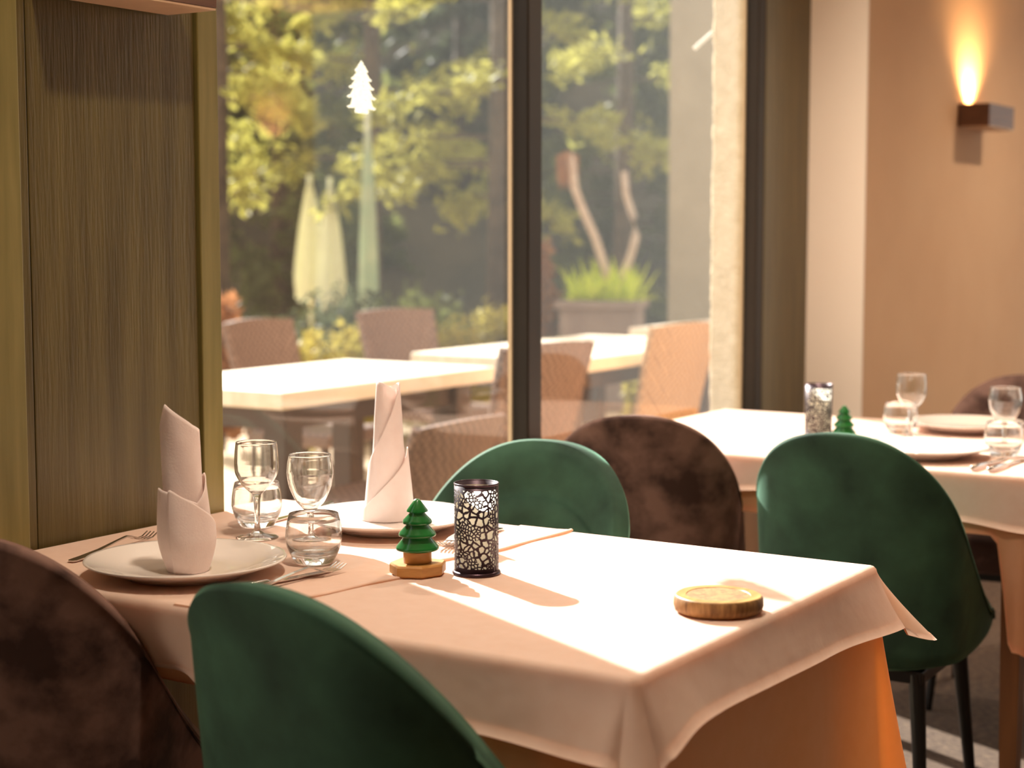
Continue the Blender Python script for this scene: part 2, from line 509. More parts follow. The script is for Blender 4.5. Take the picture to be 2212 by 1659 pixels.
# ------------------------------------------------------------------ cloths
def tablecloth(name, x0, x1, y0, y1, z, hang, off, material, seed=1, step=.014, rad=.014, fold=.006, hem=True):
    """top sheet plus a skirt along +y side, +x side and -y side. hang(s,side,u) gives the drop in metres,
    off(...) the outward flare at the hem."""
    rnd = random.Random(seed)
    path = []          # (x, y, nx, ny, key)
    n = int((x1 - rad - x0) / step)
    for i in range(n + 1):
        path.append((x0 + (x1 - rad - x0) * i / n, y1, 0, 1, 'far', i / n))
    for i in range(1, 12):
        a = PI / 2 * (1 - i / 12)
        path.append((x1 - rad + rad * math.cos(a), y1 - rad + rad * math.sin(a), math.cos(a), math.sin(a), 'cornerfar', i / 12))
    m = int((y1 - y0 - 2 * rad) / step)
    for i in range(m + 1):
        path.append((x1, y1 - rad - (y1 - y0 - 2 * rad) * i / m, 1, 0, 'end', i / m))
    for i in range(1, 12):
        a = -PI / 2 * i / 12
        path.append((x1 - rad + rad * math.cos(a), y0 + rad + rad * math.sin(a), math.cos(a), math.sin(a), 'cornernear', i / 12))
    for i in range(n + 1):
        path.append((x1 - rad - (x1 - rad - x0) * i / n, y0, 0, -1, 'near', i / n))
    P = len(path)
    ph = [rnd.uniform(0, 6.28) for _ in range(4)]
    vs, fs = [], []
    nv = 18
    re = .010
    arc = [0]
    for i in range(1, P):
        arc.append(arc[-1] + math.hypot(path[i][0] - path[i - 1][0], path[i][1] - path[i - 1][1]))
    for i, (x, y, nx, ny, side, t) in enumerate(path):
        H = hang(x, y, side, t)
        O = off(x, y, side, t)
        a = arc[i]
        w = fold * (math.sin(a * 21 + ph[0]) * .6 + math.sin(a * 34 + ph[1]) * .4)
        for j in range(nv + 1):
            q = j / nv
            if j <= 3:
                al = PI / 2 * j / 3
                o_ = -re + re * math.sin(al); zz = -re + re * math.cos(al)
            else:
                q2 = (j - 3) / (nv - 3)
                o_ = O * q2 ** (1.15 if O > 0 else 2.2) + w * q2 * min(1, H / .25)
                zz = -re - (H - re) * q2
            vs.append((x + nx * o_, y + ny * o_, z + zz))
    for i in range(P - 1):
        for j in range(nv):
            b = i * (nv + 1) + j
            fs.append((b, b + 1, b + nv + 2, b + nv + 1))
    # top sheet: gentle creases
    T0 = len(vs)
    gx, gy = 70, 46
    for j in range(gy + 1):
        for i in range(gx + 1):
            X = x0 + (x1 - re - x0) * i / gx
            Y = y0 + re + (y1 - y0 - 2 * re) * j / gy
            vs.append((X, Y, z))
    for j in range(gy):
        for i in range(gx):
            b = T0 + j * (gx + 1) + i
            fs.append((b, b + 1, b + gx + 2, b + gx + 1))
    o = link(name, vs, fs, material, smooth=True)
    if hem:
        hv, hf = [], []
        for i in range(P):
            a = Vector(vs[i * (nv + 1) + nv]); b = Vector(vs[i * (nv + 1) + nv - 1])
            d = (b - a).normalized()
            nrm = Vector((path[i][2], path[i][3], 0)) * .0012
            hv += [a + nrm, a + d * .014 + nrm, a - nrm, a + d * .014 - nrm]
        for i in range(P - 1):
            b = 4 * i
            hf += [(b, b + 1, b + 5, b + 4), (b + 2, b + 3, b + 7, b + 6), (b, b + 2, b + 6, b + 4)]
        link('hem', hv, hf, material, o, smooth=True)
    return o

def dining_table(x0, x1, y0, y1, label, inset=.13):
    t = thing('dining_table', label, 'table', ((x0 + x1) / 2, (y0 + y1) / 2, 0), group=None)
    a, b = (x1 - x0) / 2 - .006, (y1 - y0) / 2 - .006
    MB().box(-a, a, -b, b, .712, .738).go('tabletop', M['wood_table'], t, bevel=.004)
    MB().box(-a + .06, a - .06, -b + .06, b - .06, .655, .711).go('apron', M['wood_table'], t)
    for sx in (-1, 1):
        for sy in (-1, 1):
            cx, cy = sx * (a - inset), sy * (b - inset + .03)
            v = []
            for (h, w) in ((.712, .024), (0, .017)):
                v += [(cx - w, cy - w, h), (cx + w, cy - w, h), (cx + w, cy + w, h), (cx - w, cy + w, h)]
            link('leg', v, [(0, 1, 2, 3), (4, 7, 6, 5), (0, 4, 5, 1), (1, 5, 6, 2), (2, 6, 7, 3), (3, 7, 4, 0)], M['wood_table'], t)
    return t

TX0, TX1, TY0, TY1 = .014, 1.150, -.765, -.012
dining_table(TX0, TX1, TY0, TY1, 'wooden dining table in front, under a blush overlay with plates, lantern and round dish')
dining_table(.014, 1.17, 1.00, 1.862, 'wooden dining table behind, past the velvet chairs, beside the pale pilaster')

def hang_over1(x, y, side, t):
    if side == 'far': return .085 + .01 * smoothstep(.9, 1.14, x)
    if side == 'cornerfar': return .092 + .022 * math.sin(PI * t)
    if side == 'end': return .086 - .018 * t + .022 * math.exp(-((1 - t) / .07) ** 2)
    if side == 'cornernear': return .092 + .028 * math.sin(PI * t) ** .8
    return .082 + .022 * smoothstep(.15, .35, x) * (1 - smoothstep(.5, .7, x)) + .014 * math.exp(-((1.15 - x) / .16) ** 2) + .004 * math.sin(x * 9)
def off_over1(x, y, side, t):
    if side == 'cornerfar': return .03 + .065 * math.sin(PI * t)
    if side == 'cornernear': return .02 + .03 * math.sin(PI * t)
    if side == 'end': return .024 + .02 * math.exp(-(t / .14) ** 2) + .01 * math.exp(-((1 - t) / .16) ** 2)
    if side == 'far': return .012 + .022 * smoothstep(1.0, 1.14, x)
    return .016 + .02 * math.exp(-((1.15 - x) / .12) ** 2) - .055 * (1 - smoothstep(.42, .54, x))
o = tablecloth('table_overlay', TX0, TX1, TY0, TY1, .7505, hang_over1, off_over1, M['cloth_over'], seed=3, fold=.004)
tag(o, 'blush overlay cloth with short drop on the front table, brightly sunlit on top', 'tablecloth')

# a second layer of the overlay ends in a wavy edge across the middle of the table
v, f = [], []
NY = 90
for j in range(NY + 1):
    q = j / NY
    yy = TY1 - .003 - (TY1 - TY0 - .006) * q
    ex = .622 - .035 * q + .010 * math.sin(q * 9) + .005 * math.sin(q * 23 + 1) + .02 * smoothstep(.5, .6, q) - .05 * smoothstep(.6, .95, q)
    for (dx, zz) in ((-.10, .7509), (-.03, .7512), (-.008, .7525), (-.003, .7545), (0, .7538), (.0012, .7522), (.0006, .7507)):
        v.append((ex + dx, yy, zz + .0006 * math.sin(q * 31)))
for j in range(NY):
    for k in range(6):
        a = j * 7 + k
        f.append((a, a + 7, a + 8, a + 1))
link('overlay_edge', v, f, M['cloth_over'], o, smooth=True)

def hang_und1(x, y, side, t):
    if side == 'far': return .13 + .22 * smoothstep(.80, 1.0, x)
    if side == 'near': return .14 + .21 * smoothstep(1.06, 1.13, x)
    if side == 'cornerfar': return .35 + .10 * math.sin(PI * t)
    if side == 'cornernear': return .35 + .08 * math.sin(PI * t)
    return .35
def off_und1(x, y, side, t):
    if side == 'cornerfar': return .02 + .07 * math.sin(PI * t)
    if side == 'cornernear': return .0 + .02 * math.sin(PI * t)
    if side == 'end': return .004 + .02 * math.exp(-(t / .16) ** 2)
    return .004 + .01 * smoothstep(.9, 1.14, x) - (.115 * (1 - smoothstep(.44, .60, x)) if side == 'near' else 0)
o = tablecloth('tablecloth', TX0, TX1 - .003, TY0 + .003, TY1 - .003, .7455, hang_und1, off_und1, M['cloth_under'], seed=5, fold=.009)
tag(o, 'apricot tablecloth hanging low under the overlay of the front table, glowing orange at the corner', 'tablecloth')

def hang_over2(x, y, side, t):
    if side == 'near': return .085 + .015 * math.sin(x * 8) + .02 * smoothstep(.95, 1.12, x)
    if side in ('cornerfar', 'cornernear'): return .11 + .06 * math.sin(PI * t)
    return .10
def off_over2(x, y, side, t):
    return .014 + (.03 * math.sin(PI * t) if side.startswith('corner') else 0)
o = tablecloth('table_overlay', .014, 1.17, 1.00, 1.862, .7505, hang_over2, off_over2, M['cloth_over'], seed=8, fold=.004)
tag(o, 'cream overlay cloth with short drop on the back table by the pilaster', 'tablecloth')
def hang_und2(x, y, side, t):
    if side == 'near': return .12 + .23 * smoothstep(1.02, 1.06, x) + .10 * smoothstep(1.08, 1.16, x)
    if side == 'far': return .13
    if side == 'cornernear': return .44 + .05 * math.sin(PI * t)
    if side == 'cornerfar': return .30
    return .36
def off_und2(x, y, side, t):
    return .006 + (.04 * math.sin(PI * t) if side.startswith('corner') else 0) + (.03 * math.sin(x * 60) * smoothstep(1.03, 1.08, x) if side == 'near' else 0)
o = tablecloth('tablecloth', .014, 1.167, 1.003, 1.859, .7455, hang_und2, off_und2, M['cloth_under'], seed=9, fold=.010)
tag(o, 'apricot tablecloth hanging low beneath the cream overlay of the back table', 'tablecloth')

# ------------------------------------------------------------------ velvet chairs
def velvet_chair(name, label, fabric, group):
    t = thing(name, label, 'chair', group=group)
    a, b, n, D, top, tb, lean, k1, k2 = .2158, .1532, 2.558, .4544, .8636, .96, .034, .9715, 1.69
    zb = .39
    NS, NV = 96, 14
    th = .048
    def pt(s, v, ins=0.0):
        n = 2.558 if ins == 0 else 2.0
        sg = 1 if s >= 0 else -1
        q = abs(s)
        if q < .55:
            ph = q / .55 * PI / 2
            x = (a - ins) * math.sin(ph) ** (2 / n) if ph > 0 else 0
            yb = -(b - ins) * max(0, math.cos(ph)) ** (2 / n) + b
        else:
            x = a - ins; yb = b
        side = max(0, (q - .55) / .45)
        d = yb + side * (D - b)
        x *= 1 - .12 * side ** 2
        u = min(1, max(0, d / D))
        H = max(.432 + (top - .432) * max(0, 1 - u ** k1) ** k2, .45 - .03 * smoothstep(.9, 1, u))
        H -= 0
        z = zb + (H - zb) * v
        s_ = tb + (1 - tb) * v ** .8
        return Vector((sg * x * s_, (d - D * .5) * s_ - lean * ((z - .42) / .43) * max(0, 1 - 1.2 * u), z))
    vs, fs = [], []
    # closed cross-section per station: outside up, rounded top, inside down
    rings = []
    for i in range(NS + 1):
        s = -1 + 2 * i / NS
        outer = [pt(s, j / NV) for j in range(NV + 1)]
        inner = [pt(s, j / NV, th + .10 * (1 - j / NV) ** 1.1) for j in range(NV + 1)]
        # taper the wing tips in height
        ring = []
        for p in outer[:-1]: ring.append(p)
        A, B = outer[-1], inner[-1]
        for k in range(7):
            al = PI * k / 6
            c = (A + B) / 2; r = (A - B) / 2
            h = .025 if (A.z - zb) > .03 else .006
            ring.append(c + r * math.cos(al) + Vector((0, 0, h * math.sin(al) - h * .9 * abs(math.cos(al)) ** .5 - h * .5 * max(0, -math.cos(al)))))
        for p in reversed(inner[:-1]): ring.append(p)
        rings.append(ring)
    m = len(rings[0])
    for r in rings: vs += r
    for i in range(NS):
        for k in range(m):
            fs.append((i * m + k, i * m + (k + 1) % m, (i + 1) * m + (k + 1) % m, (i + 1) * m + k))
    fs.append(tuple(range(m - 1, -1, -1)))
    fs.append(tuple(NS * m + k for k in range(m)))
    o = link('backrest', vs, [tuple(reversed(q)) for q in fs], fabric, t, smooth=True)
    # seat cushion with underside pan
    prof = [(-.2, .395), (.0, .374), (.93, .377), (.985, .387), (1.0, .407), (.99, .442), (.95, .46), (.8, .472), (.4, .478), (0, .479)]
    vs, fs = [], []
    nn = 56
    for (r, z) in prof[1:]:
        for k in range(nn):
            al = 2 * PI * k / nn
            c, s = math.cos(al), math.sin(al)
            ex = .72
            X = (a - .012) * .985 * math.copysign(abs(c) ** ex, c) * r
            Y = (D / 2 - .006) * math.copysign(abs(s) ** ex, s) * r
            if Y < 0: X *= 1 - .10 * (abs(Y) / (D / 2)) ** 4
            Y2 = Y + .004
            vs.append((X * .97, Y2, z))
    q = len(prof) - 1
    fs = [(i * nn + k, i * nn + (k + 1) % nn, (i + 1) * nn + (k + 1) % nn, (i + 1) * nn + k) for i in range(q - 1) for k in range(nn)]
    link('seat', vs, fs, fabric, t, smooth=True)
    MB().box(-.15, .15, -.16, .16, .348, .374).go('seat_frame', M['black'], t, bevel=.003)
    for sx in (-1, 1):
        for sy in (-1, 1):
            MB().tube([(sx * .135, sy * .145, .366), (sx * .165, sy * .18, 0)], [.017, .010], 14).go('leg', M['black'], t, smooth=True, angle=40)
    return t

def at(o, x, y, rz):
    o.location = (x, y, 0)
    o.rotation_euler = (0, 0, rz)
    return o
gchair = at(velvet_chair('dining_chair', 'green velvet chair in the foreground, nearest us, at the front table', M['green_velvet'], None), .8238, -.723, -.1335)
bchair = at(velvet_chair('dining_chair', 'dark brown mottled velvet chair at the bottom left corner of the view', M['brown_velvet'], None), .1556, -.7088, .3494)
dup(gchair, 'green velvet chair facing us across the front table, sunlit on its right wing', (.4056, .0667, 0), 3.2782)
dup(gchair, 'dark green velvet chair backing onto us at the back table', (.7873, .9606, 0), .0296)
dup(bchair, 'brown velvet chair with its back to us at the back table, between two green ones', (.2278, 1.0148, 0), .3561)
dup(bchair, 'brown velvet chair on the far side of the back table, behind the wine glasses', (.76, 2.02, 0), PI + .12)

# ------------------------------------------------------------------ wall sconces
def sconce(label, loc, rz, power, L=.285):
    t = thing('wall_sconce', label, 'lamp', loc, rz)
    # local: wall plane x=0, projects +x, length along y, open top
    d, h, w = .108, .075, .010
    b = MB()
    b.box(0.0, w, -L / 2, L / 2, 0, h)
    b.box(d - w, d, -L / 2, L / 2, 0, h)
    b.box(w, d - w, -L / 2, -L / 2 + w, 0, h)
    b.box(w, d - w, L / 2 - w, L / 2, 0, h)
    b.go('lamp_box', M['wood_shade'], t)
    MB().box(.001, d - .001, -L / 2 + .001, L / 2 - .001, -.004, -.0005).go('lamp_base', M['wood_pale'], t)
    MB().lathe([(.0, .012), (.012, .016), (.016, .03), (.010, .045), (0, .05)], 16, d / 2, -L * .22).go('bulb', M['bulb'], t, smooth=True)
    l = bpy.data.lights.new('sconce_light', 'SPOT')
    l.energy = power; l.color = (1, .62, .28); l.spot_size = math.radians(125); l.spot_blend = 1.0; l.shadow_soft_size = .012
    lo = bpy.data.objects.new('lamp_light', l)
    COL.objects.link(lo); lo.parent = t
    lo.location = (d * .5, -L * .10, .062)
    lo.rotation_euler = (PI, math.radians(-14), 0)
    return t
sconce('dark wooden box sconce glowing upward on the beige wall at right', (.1815, 3.45, 1.600), 0, 16)
sconce('wooden box sconce above the olive panel at top left, seen from below', (.006, -.43, 1.600), 0, 4)
sconce('wooden box sconce on the wall behind, seen only as an orange reflection in the window', (5.198, 6.05, 1.78), PI, 130)

# recessed ceiling spots out of view, added to brighten the room
def fill_downlight(label, x, y, power):
    t = thing('ceiling_spot', label, 'lamp', (x, y, 2.699))
    MB().lathe([(.030, -.001), (.045, -.003), (.048, 0), (.030, 0)], 32).go('trim_ring', M['black'], t, smooth=True, angle=40)
    MB().lathe([(0, -.0005), (.030, -.0005), (.030, -.0015), (0, -.0015)], 24).go('lens', M['bulb'], t)
    l = bpy.data.lights.new('spot_light', 'SPOT')
    l.energy = power; l.color = (1, .84, .66); l.spot_size = math.radians(130); l.spot_blend = 1; l.shadow_soft_size = .06
    lo = bpy.data.objects.new('lamp_light', l)
    COL.objects.link(lo); lo.parent = t; lo.location = (0, 0, -.02)
    return t
SP = fill_downlight('round recessed ceiling spot above the back table', .62, 1.30, 95)
fill_downlight('round recessed ceiling spot above the front table', .95, -.75, 60)
fill_downlight('round recessed ceiling spot above the aisle beside the lamp wall', 1.25, 3.6, 75)

# ------------------------------------------------------------------ tableware
def on(z=.7515): return z
ZT = .7515
def plate(label, x, y, group, first=None, z=ZT):
    if first: return dup(first, label, (x, y, z), 0, group)
    m = MB().lathe([(0, .0015), (.078, .0015), (.080, 0), (.088, 0), (.092, .004), (.118, .012), (.1405, .0205), (.1435, .0225), (.1425, .0245),
                    (.1385, .0235), (.116, .0165), (.096, .0105), (.088, .0072), (.06, .0062), (0, .006)], 96)
    o = m.go('dinner_plate', M['porcelain'], smooth=True, loc=(x, y, z))
    return tag(o, label, 'plate', group)
p1 = plate('glossy blush dinner plate under the plump folded napkin, near left on the front table', .337, -.612, None)
p2 = plate('white sunlit dinner plate under the spiral napkin on the front table', .362, -.160, None, p1)
p3 = plate('cream dinner plate nearest the dark green chair on the back table', .80, 1.19, None, p1)
p4 = plate('cream dinner plate in front of the far brown chair on the back table', .735, 1.705, None, p1)

def wine_glass(label, x, y, kind, first=None, z=ZT, s=1):
    if first: return dup(first, label, (x, y, z), 0, None, s)
    if kind == 'tall':
        h, foot, out = .154, .0340, [(.0075, .0695), (.0095, .072), (.0200, .0812), (.0276, .0915), (.0335, .103), (.0350, .1136), (.0350, .124), (.0343, .138), (.0325, .154)]
    else:
        h, foot, out = .142, .0325, [(.0080, .0530), (.0115, .0565), (.0180, .0635), (.0235, .0705), (.0325, .0905), (.0360, .1085), (.0364, .116), (.0352, .128), (.0325, .142)]
    zb = out[0][1]
    prof = [(0, 0), (foot - .0006, 0), (foot, .0008), (foot - .004, .0026), (.012, .0062), (.0060, .011), (.0042, .022), (.0044, zb * .55), (.0056, zb * .88)]
    def dense(pts):
        # smooth the bowl outline
        r = [p[0] for p in pts]; zz = [p[1] for p in pts]; o_ = []
        for k in range(len(pts) - 1):
            for q in (0, .25, .5, .75):
                def cr(a):
                    p0, p1, p2, p3 = a[max(k - 1, 0)], a[k], a[k + 1], a[min(k + 2, len(a) - 1)]
                    return .5 * (2 * p1 + (p2 - p0) * q + (2 * p0 - 5 * p1 + 4 * p2 - p3) * q * q + (3 * p1 - p0 - 3 * p2 + p3) * q ** 3)
                o_.append((cr(r), cr(zz)))
        return o_ + [pts[-1]]
    oo = dense(out)
    inn = [(max(.0005, a - .0009), b + (.0009 if b < h - .002 else 0)) for a, b in oo if a > .011]
    prof += oo + [(out[-1][0] - .00045, h + .0004)] + list(reversed(inn)) + [(0, inn[0][1] - .0012)]
    t = thing('wine_glass', label, 'glass', (x, y, z))
    foot_n = 9
    o = MB().lathe(prof, 56).go('glass_body', M['glass'], None, smooth=True, loc=(x, y, z))
    # a single blown piece: drop the empty and keep the mesh as the thing
    bpy.data.objects.remove(t)
    o.name = 'wine_glass'
    return tag(o, label, 'glass')
gA = wine_glass('tall wine glass on the front table, the left of the pair beside the olive panel', .234, -.342, 'tall')
gB = wine_glass('shorter wine glass on the front table standing behind the near tumbler', .345, -.343, 'short')
gC = wine_glass('wine glass on the back table nearest the pale wall corner', .677, 1.47, 'tall', gA)
gD = wine_glass('wine glass at the right edge of the view on the back table', .925, 1.38, 'short', gB)

def tumbler(label, x, y, first=None, z=ZT):
    if first: return dup(first, label, (x, y, z))
    prof = [(0, .001), (.022, .0005), (.0265, .0), (.029, .0025), (.0345, .012), (.0395, .024), (.0418, .036), (.0412, .050), (.0390, .063), (.0365, .0735),
            (.0361, .0739), (.0357, .0734), (.0381, .063), (.0403, .050), (.0409, .036), (.0386, .025), (.032, .017), (.020, .0140), (0, .0130)]
    o = MB().lathe(prof, 56).go('tumbler', M['glass'], smooth=True, loc=(x, y, z))
    return tag(o, label, 'glass')
tA = tumbler('round tumbler behind the tall wine glass, closest to the window on the front table', .163, -.262)
tB = tumbler('round tumbler on the front table beside the near plate and knives', .441, -.452, tA)
tC = tumbler('round tumbler on the back table, left of the wine glass near the wall corner', .615, 1.575, tA)
tD = tumbler('round tumbler at the right edge of the view in front of a wine glass', .950, 1.29, tA)

# folded napkins: one sheet wound into a standing cone
def napkin(label, x, y, z, h, r0, r1, table, left=216.9, bulge=0, belly=0, toplean=(0, 0)):
    nt_, nz_ = 260, 34
    th = [q[0] * PI for q in table]
    ed = [q[1] for q in table]
    of = [q[2] for q in table]
    vs, fs = [], []
    for i in range(nt_ + 1):
        t = th[0] + (th[-1] - th[0]) * i / nt_
        e = float(np.interp(t, th, ed)); o_ = float(np.interp(t, th, of))
        for j in range(nz_ + 1):
            q = j / nz_
            zz = e * q
            R = r0 + (r1 - r0) * (zz / h) ** .8
            R -= bulge * max(0, 1 - zz / .05) ** 1.5
            # soft roll of the free edge
            R += o_ + .0006 * math.sin(t * 4 + zz * 40) + belly * math.sin(PI * min(1, zz / .125)) * min(1, max(0, o_ - .004) / .006)
            A = math.radians(left) + t
            X, Y = R * math.cos(A), R * math.sin(A)
            l = zz / h
            vs.append((X + toplean[0] * l, Y * 1 + toplean[1] * l, zz))
    for i in range(nt_):
        for j in range(nz_):
            b = i * (nz_ + 1) + j
            fs.append((b, b + 1, b + nz_ + 2, b + nz_ + 1))
    o = link('folded_napkin', vs, fs, M['napkin'], smooth=True, loc=(x, y, z))
    so = o.modifiers.new('thick', 'SOLIDIFY'); so.thickness = .0016; so.offset = 0
    return tag(o, label, 'napkin')
napkin('slim spiral folded white napkin standing on the sunlit plate by the window', .325, -.118, ZT + .0068, .232, .0355, .0165,
       [(-.10, .000, .0085), (0, .006, .0082), (.25, .035, .0080), (.5, .065, .0076), (.75, .092, .0080), (.95, .118, .0105), (1.02, .121, .011), (1.12, .100, .0085), (1.4, .080, .006),
        (2.0, .085, .0042), (2.25, .120, .0040), (2.5, .165, .0038), (2.75, .205, .0038), (2.95, .230, .0045), (3.1, .229, .004), (3.35, .222, .001), (3.6, .222, .000),
        (3.9, .230, -.001), (4.1, .233, -.001), (4.4, .230, -.001), (4.7, .222, -.0015), (5.2, .218, -.002)], left=218)
napkin('plump folded napkin with a pointed top and front pouch on the near blush plate', .345, -.618, ZT + .0068, .240, .0285, .0235,
       [(.30, .000, .0120), (.301, .113, .0110), (.33, .121, .0105), (.38, .119, .0115), (.6, .103, .0130), (.8, .084, .0125), (1.0, .062, .0115), (1.2, .06, .010), (1.6, .10, .009), (1.9, .118, .0085),
        (2.1, .120, .0080), (2.35, .116, .008), (2.7, .10, .006), (3.0, .13, .0075), (3.12, .138, .0075), (3.3, .125, .006), (3.6, .15, .003),
        (4.0, .205, .0020), (4.25, .240, .0020), (4.45, .228, .0020), (4.75, .210, .0020), (5.0, .200, .0020), (5.5, .205, .001), (6.0, .215, 0), (6.3, .235, 0)], left=223, bulge=.010, belly=.004, toplean=(-.006, -.006))

# cutlery
def fork(label, x, y, rz, z=ZT, first=None):
    if first: return dup(first, label, (x, y, z), rz)
    v, f = [], []
    def strip(pts, th=.0016):
        n0 = len(v)
        for (cx, cy, w, h) in pts:
            v.extend([(cx - w, cy, h), (cx + w, cy, h), (cx + w, cy, h + th), (cx - w, cy, h + th)])
        k = len(pts)
        for i in range(k - 1):
            b = n0 + 4 * i
            for q in range(4):
                f.append((b + q, b + (q + 1) % 4, b + 4 + (q + 1) % 4, b + 4 + q))
        f.append((n0, n0 + 3, n0 + 2, n0 + 1))
        b = n0 + 4 * (k - 1)
        f.append((b, b + 1, b + 2, b + 3))
    strip([(0, -.10, .004, .001), (0, -.095, .0075, .001), (0, -.07, .0075, .002), (0, -.03, .0042, .006), (0, .01, .0028, .012), (0, .035, .0030, .015),
           (0, .045, .007, .014), (0, .055, .0118, .010), (0, .064, .0122, .007)], .002)
    for k in range(4):
        c = (k - 1.5) * .0066
        strip([(c, .063, .0024, .007), (c, .075, .0017, .005), (c, .09, .0014, .006), (c, .104, .0009, .012)], .0014)
    o = link('fork', v, f, M['steel'], smooth=False, loc=(x, y, z))
    o.rotation_euler = (0, 0, rz)
    return tag(o, label, 'fork')
def knife(label, x, y, rz, z=ZT, first=None):
    if first: return dup(first, label, (x, y, z), rz)
    t = thing('table_knife', label, 'knife', (x, y, z), rz)
    MB().tube([(0, -.11, .0055), (0, -.105, .0055), (0, -.06, .0055), (0, -.012, .0045), (0, -.005, .004)], [.003, .0055, .0052, .0042, .0025], 14).go('handle', M['steel'], t, smooth=True)
    v, f = [], []
    for (yy, a, b, h) in ((-.006, -.003, .003, .003), (.01, -.007, .005, .002), (.06, -.009, .006, .001), (.09, -.008, .006, .001), (.108, -.002, .005, .001), (.113, .003, .005, .001)):
        v += [(a, yy, h), (b, yy, h), (b, yy, h + .0015), (a, yy, h + .0015)]
    for i in range(5):
        b = 4 * i
        for q in range(4): f.append((b + q, b + (q + 1) % 4, b + 4 + (q + 1) % 4, b + 4 + q))
    f += [(0, 3, 2, 1), (20, 21, 22, 23)]
    link('blade', v, f, M['steel'], t)
    return t
f1 = fork('steel fork left of the near blush plate, close to the olive panel', .122, -.548, .16)
f2 = fork('steel fork lying between the green tree ornament and the pierced lantern', .532, -.170, PI + .10, first=f1)
f3 = fork('steel fork on the front table, right of the near plate, outermost', .506, -.585, -.10, first=f1)
k1 = knife('steel knife on the front table between the near plate and the fork beside it', .490, -.60, -.12)
k2 = knife('steel knife beside the sunlit plate, close to the window edge', .152, -.150, PI + .05, first=k1)
k3 = knife('steel knife on the back table, left of the two at the right edge of view', .968, 1.125, -.03, first=k1)
k4 = knife('steel knife on the back table, right of the two at the right edge of view', 1.005, 1.125, -.05, first=k1)

# pierced lanterns
def lantern(label, x, y, z=ZT, first=None, s=1):
    if first: return dup(first, label, (x, y, z), 1.3, None, s)
    t = thing('candle_lantern', label, 'lantern', (x, y, z))
    R, h, n = .0318, .128, 72
    me = bpy.data.meshes.new('pierced_sleeve')
    vs = []
    for j in (0, 1):
        for k in range(n + 1):
            a = 2 * PI * k / n
            vs.append((R * math.cos(a), R * math.sin(a), .003 + h * j))
    fs = [(k, k + 1, n + 2 + k, n + 1 + k) for k in range(n)]
    me.from_pydata(vs, [], fs)
    uv = me.uv_layers.new(name='UVMap')
    for p in me.polygons:
        for li in p.loop_indices:
            vi = me.loops[li].vertex_index
            j, k = divmod(vi, n + 1)
            uv.data[li].uv = (2 * PI * R * k / n, h * j)
    me.polygons.foreach_set('use_smooth', [True] * len(fs))
    me.materials.append(M['lattice'])
    o = bpy.data.objects.new('pierced_sleeve', me)
    COL.objects.link(o); o.parent = t
    so = o.modifiers.new('thick', 'SOLIDIFY'); so.thickness = .0009; so.offset = -1
    MB().lathe([(.0298, .004), (.0298, .06), (.0298, .124)], 56).go('liner', M['liner'], t, smooth=True)
    MB().lathe([(0, 0), (.034, 0), (.0348, .0015), (.0340, .0035), (.0322, .005), (0, .005)], 56).go('base', M['darkmetal'], t, smooth=True, angle=40)
    MB().lathe([(.0320, .1285), (.0326, .1298), (.0322, .1312), (.0312, .1312), (.0308, .1298), (.0312, .1285), (.0320, .1285)], 56).go('rim', M['darkmetal'], t, smooth=True)
    return t
l1 = lantern('cylindrical pierced metal candle lantern standing on the front table', .686, -.386)
l2 = lantern('pierced metal candle lantern on the back table beside a green tree ornament', .496, 1.345, first=l1)

# turned tree ornaments
def tree_ornament(label, x, y, s=1, slab=True, z=ZT, first=None):
    t = thing('tree_ornament', label, 'ornament', (x, y, z))
    z0 = 0
    if slab:
        pts = [(.040, 0.12), (.043, .95), (.038, 1.9), (.044, 2.75), (.040, 3.7), (.043, 4.6), (.039, 5.5)]
        n = len(pts)
        v = []
        for (hh, k) in ((0, .92), (.003, 1), (.0145, 1), (.017, .95)):
            for (r, a) in pts: v.append((r * k * math.cos(a), r * k * math.sin(a), hh))
        f = [tuple(range(n - 1, -1, -1))]
        for j in range(3):
            for k in range(n): f.append((j * n + k, j * n + (k + 1) % n, (j + 1) * n + (k + 1) % n, (j + 1) * n + k))
        f.append(tuple(3 * n + k for k in range(n)))
        link('wood_slab', v, f, M['lightwood'], t)
        z0 = .017
    MB().lathe([(.0195, z0), (.0203, z0 + .001), (.0203, z0 + .016), (.019, z0 + .017)], 40).go('trunk', M['lightwood'], t, smooth=True, angle=40)
    b = z0 + .0165
    prof = [(0, b), (.018, b), (.0300, b + .002), (.0312, b + .004), (.0300, b + .007), (.0205, b + .019), (.0202, b + .0205), (.0262, b + .022), (.0268, b + .024), (.0256, b + .027),
            (.0165, b + .037), (.0162, b + .0385), (.0208, b + .040), (.0212, b + .042), (.0200, b + .045), (.0115, b + .054), (.0112, b + .0555), (.0152, b + .057), (.0150, b + .059), (.0055, b + .072), (.0035, b + .0745), (0, b + .075)]
    MB().lathe(prof, 48).go('crown', M['green_lacquer'], t, smooth=True, angle=60)
    t.scale = (s, s, s)
    return t
tree_ornament('green turned wooden tree ornament on a chunky wood slab, front table', .618, -.436)
tree_ornament('small bright green tree ornament beside the lantern on the back table', .560, 1.345, .92, slab=False)

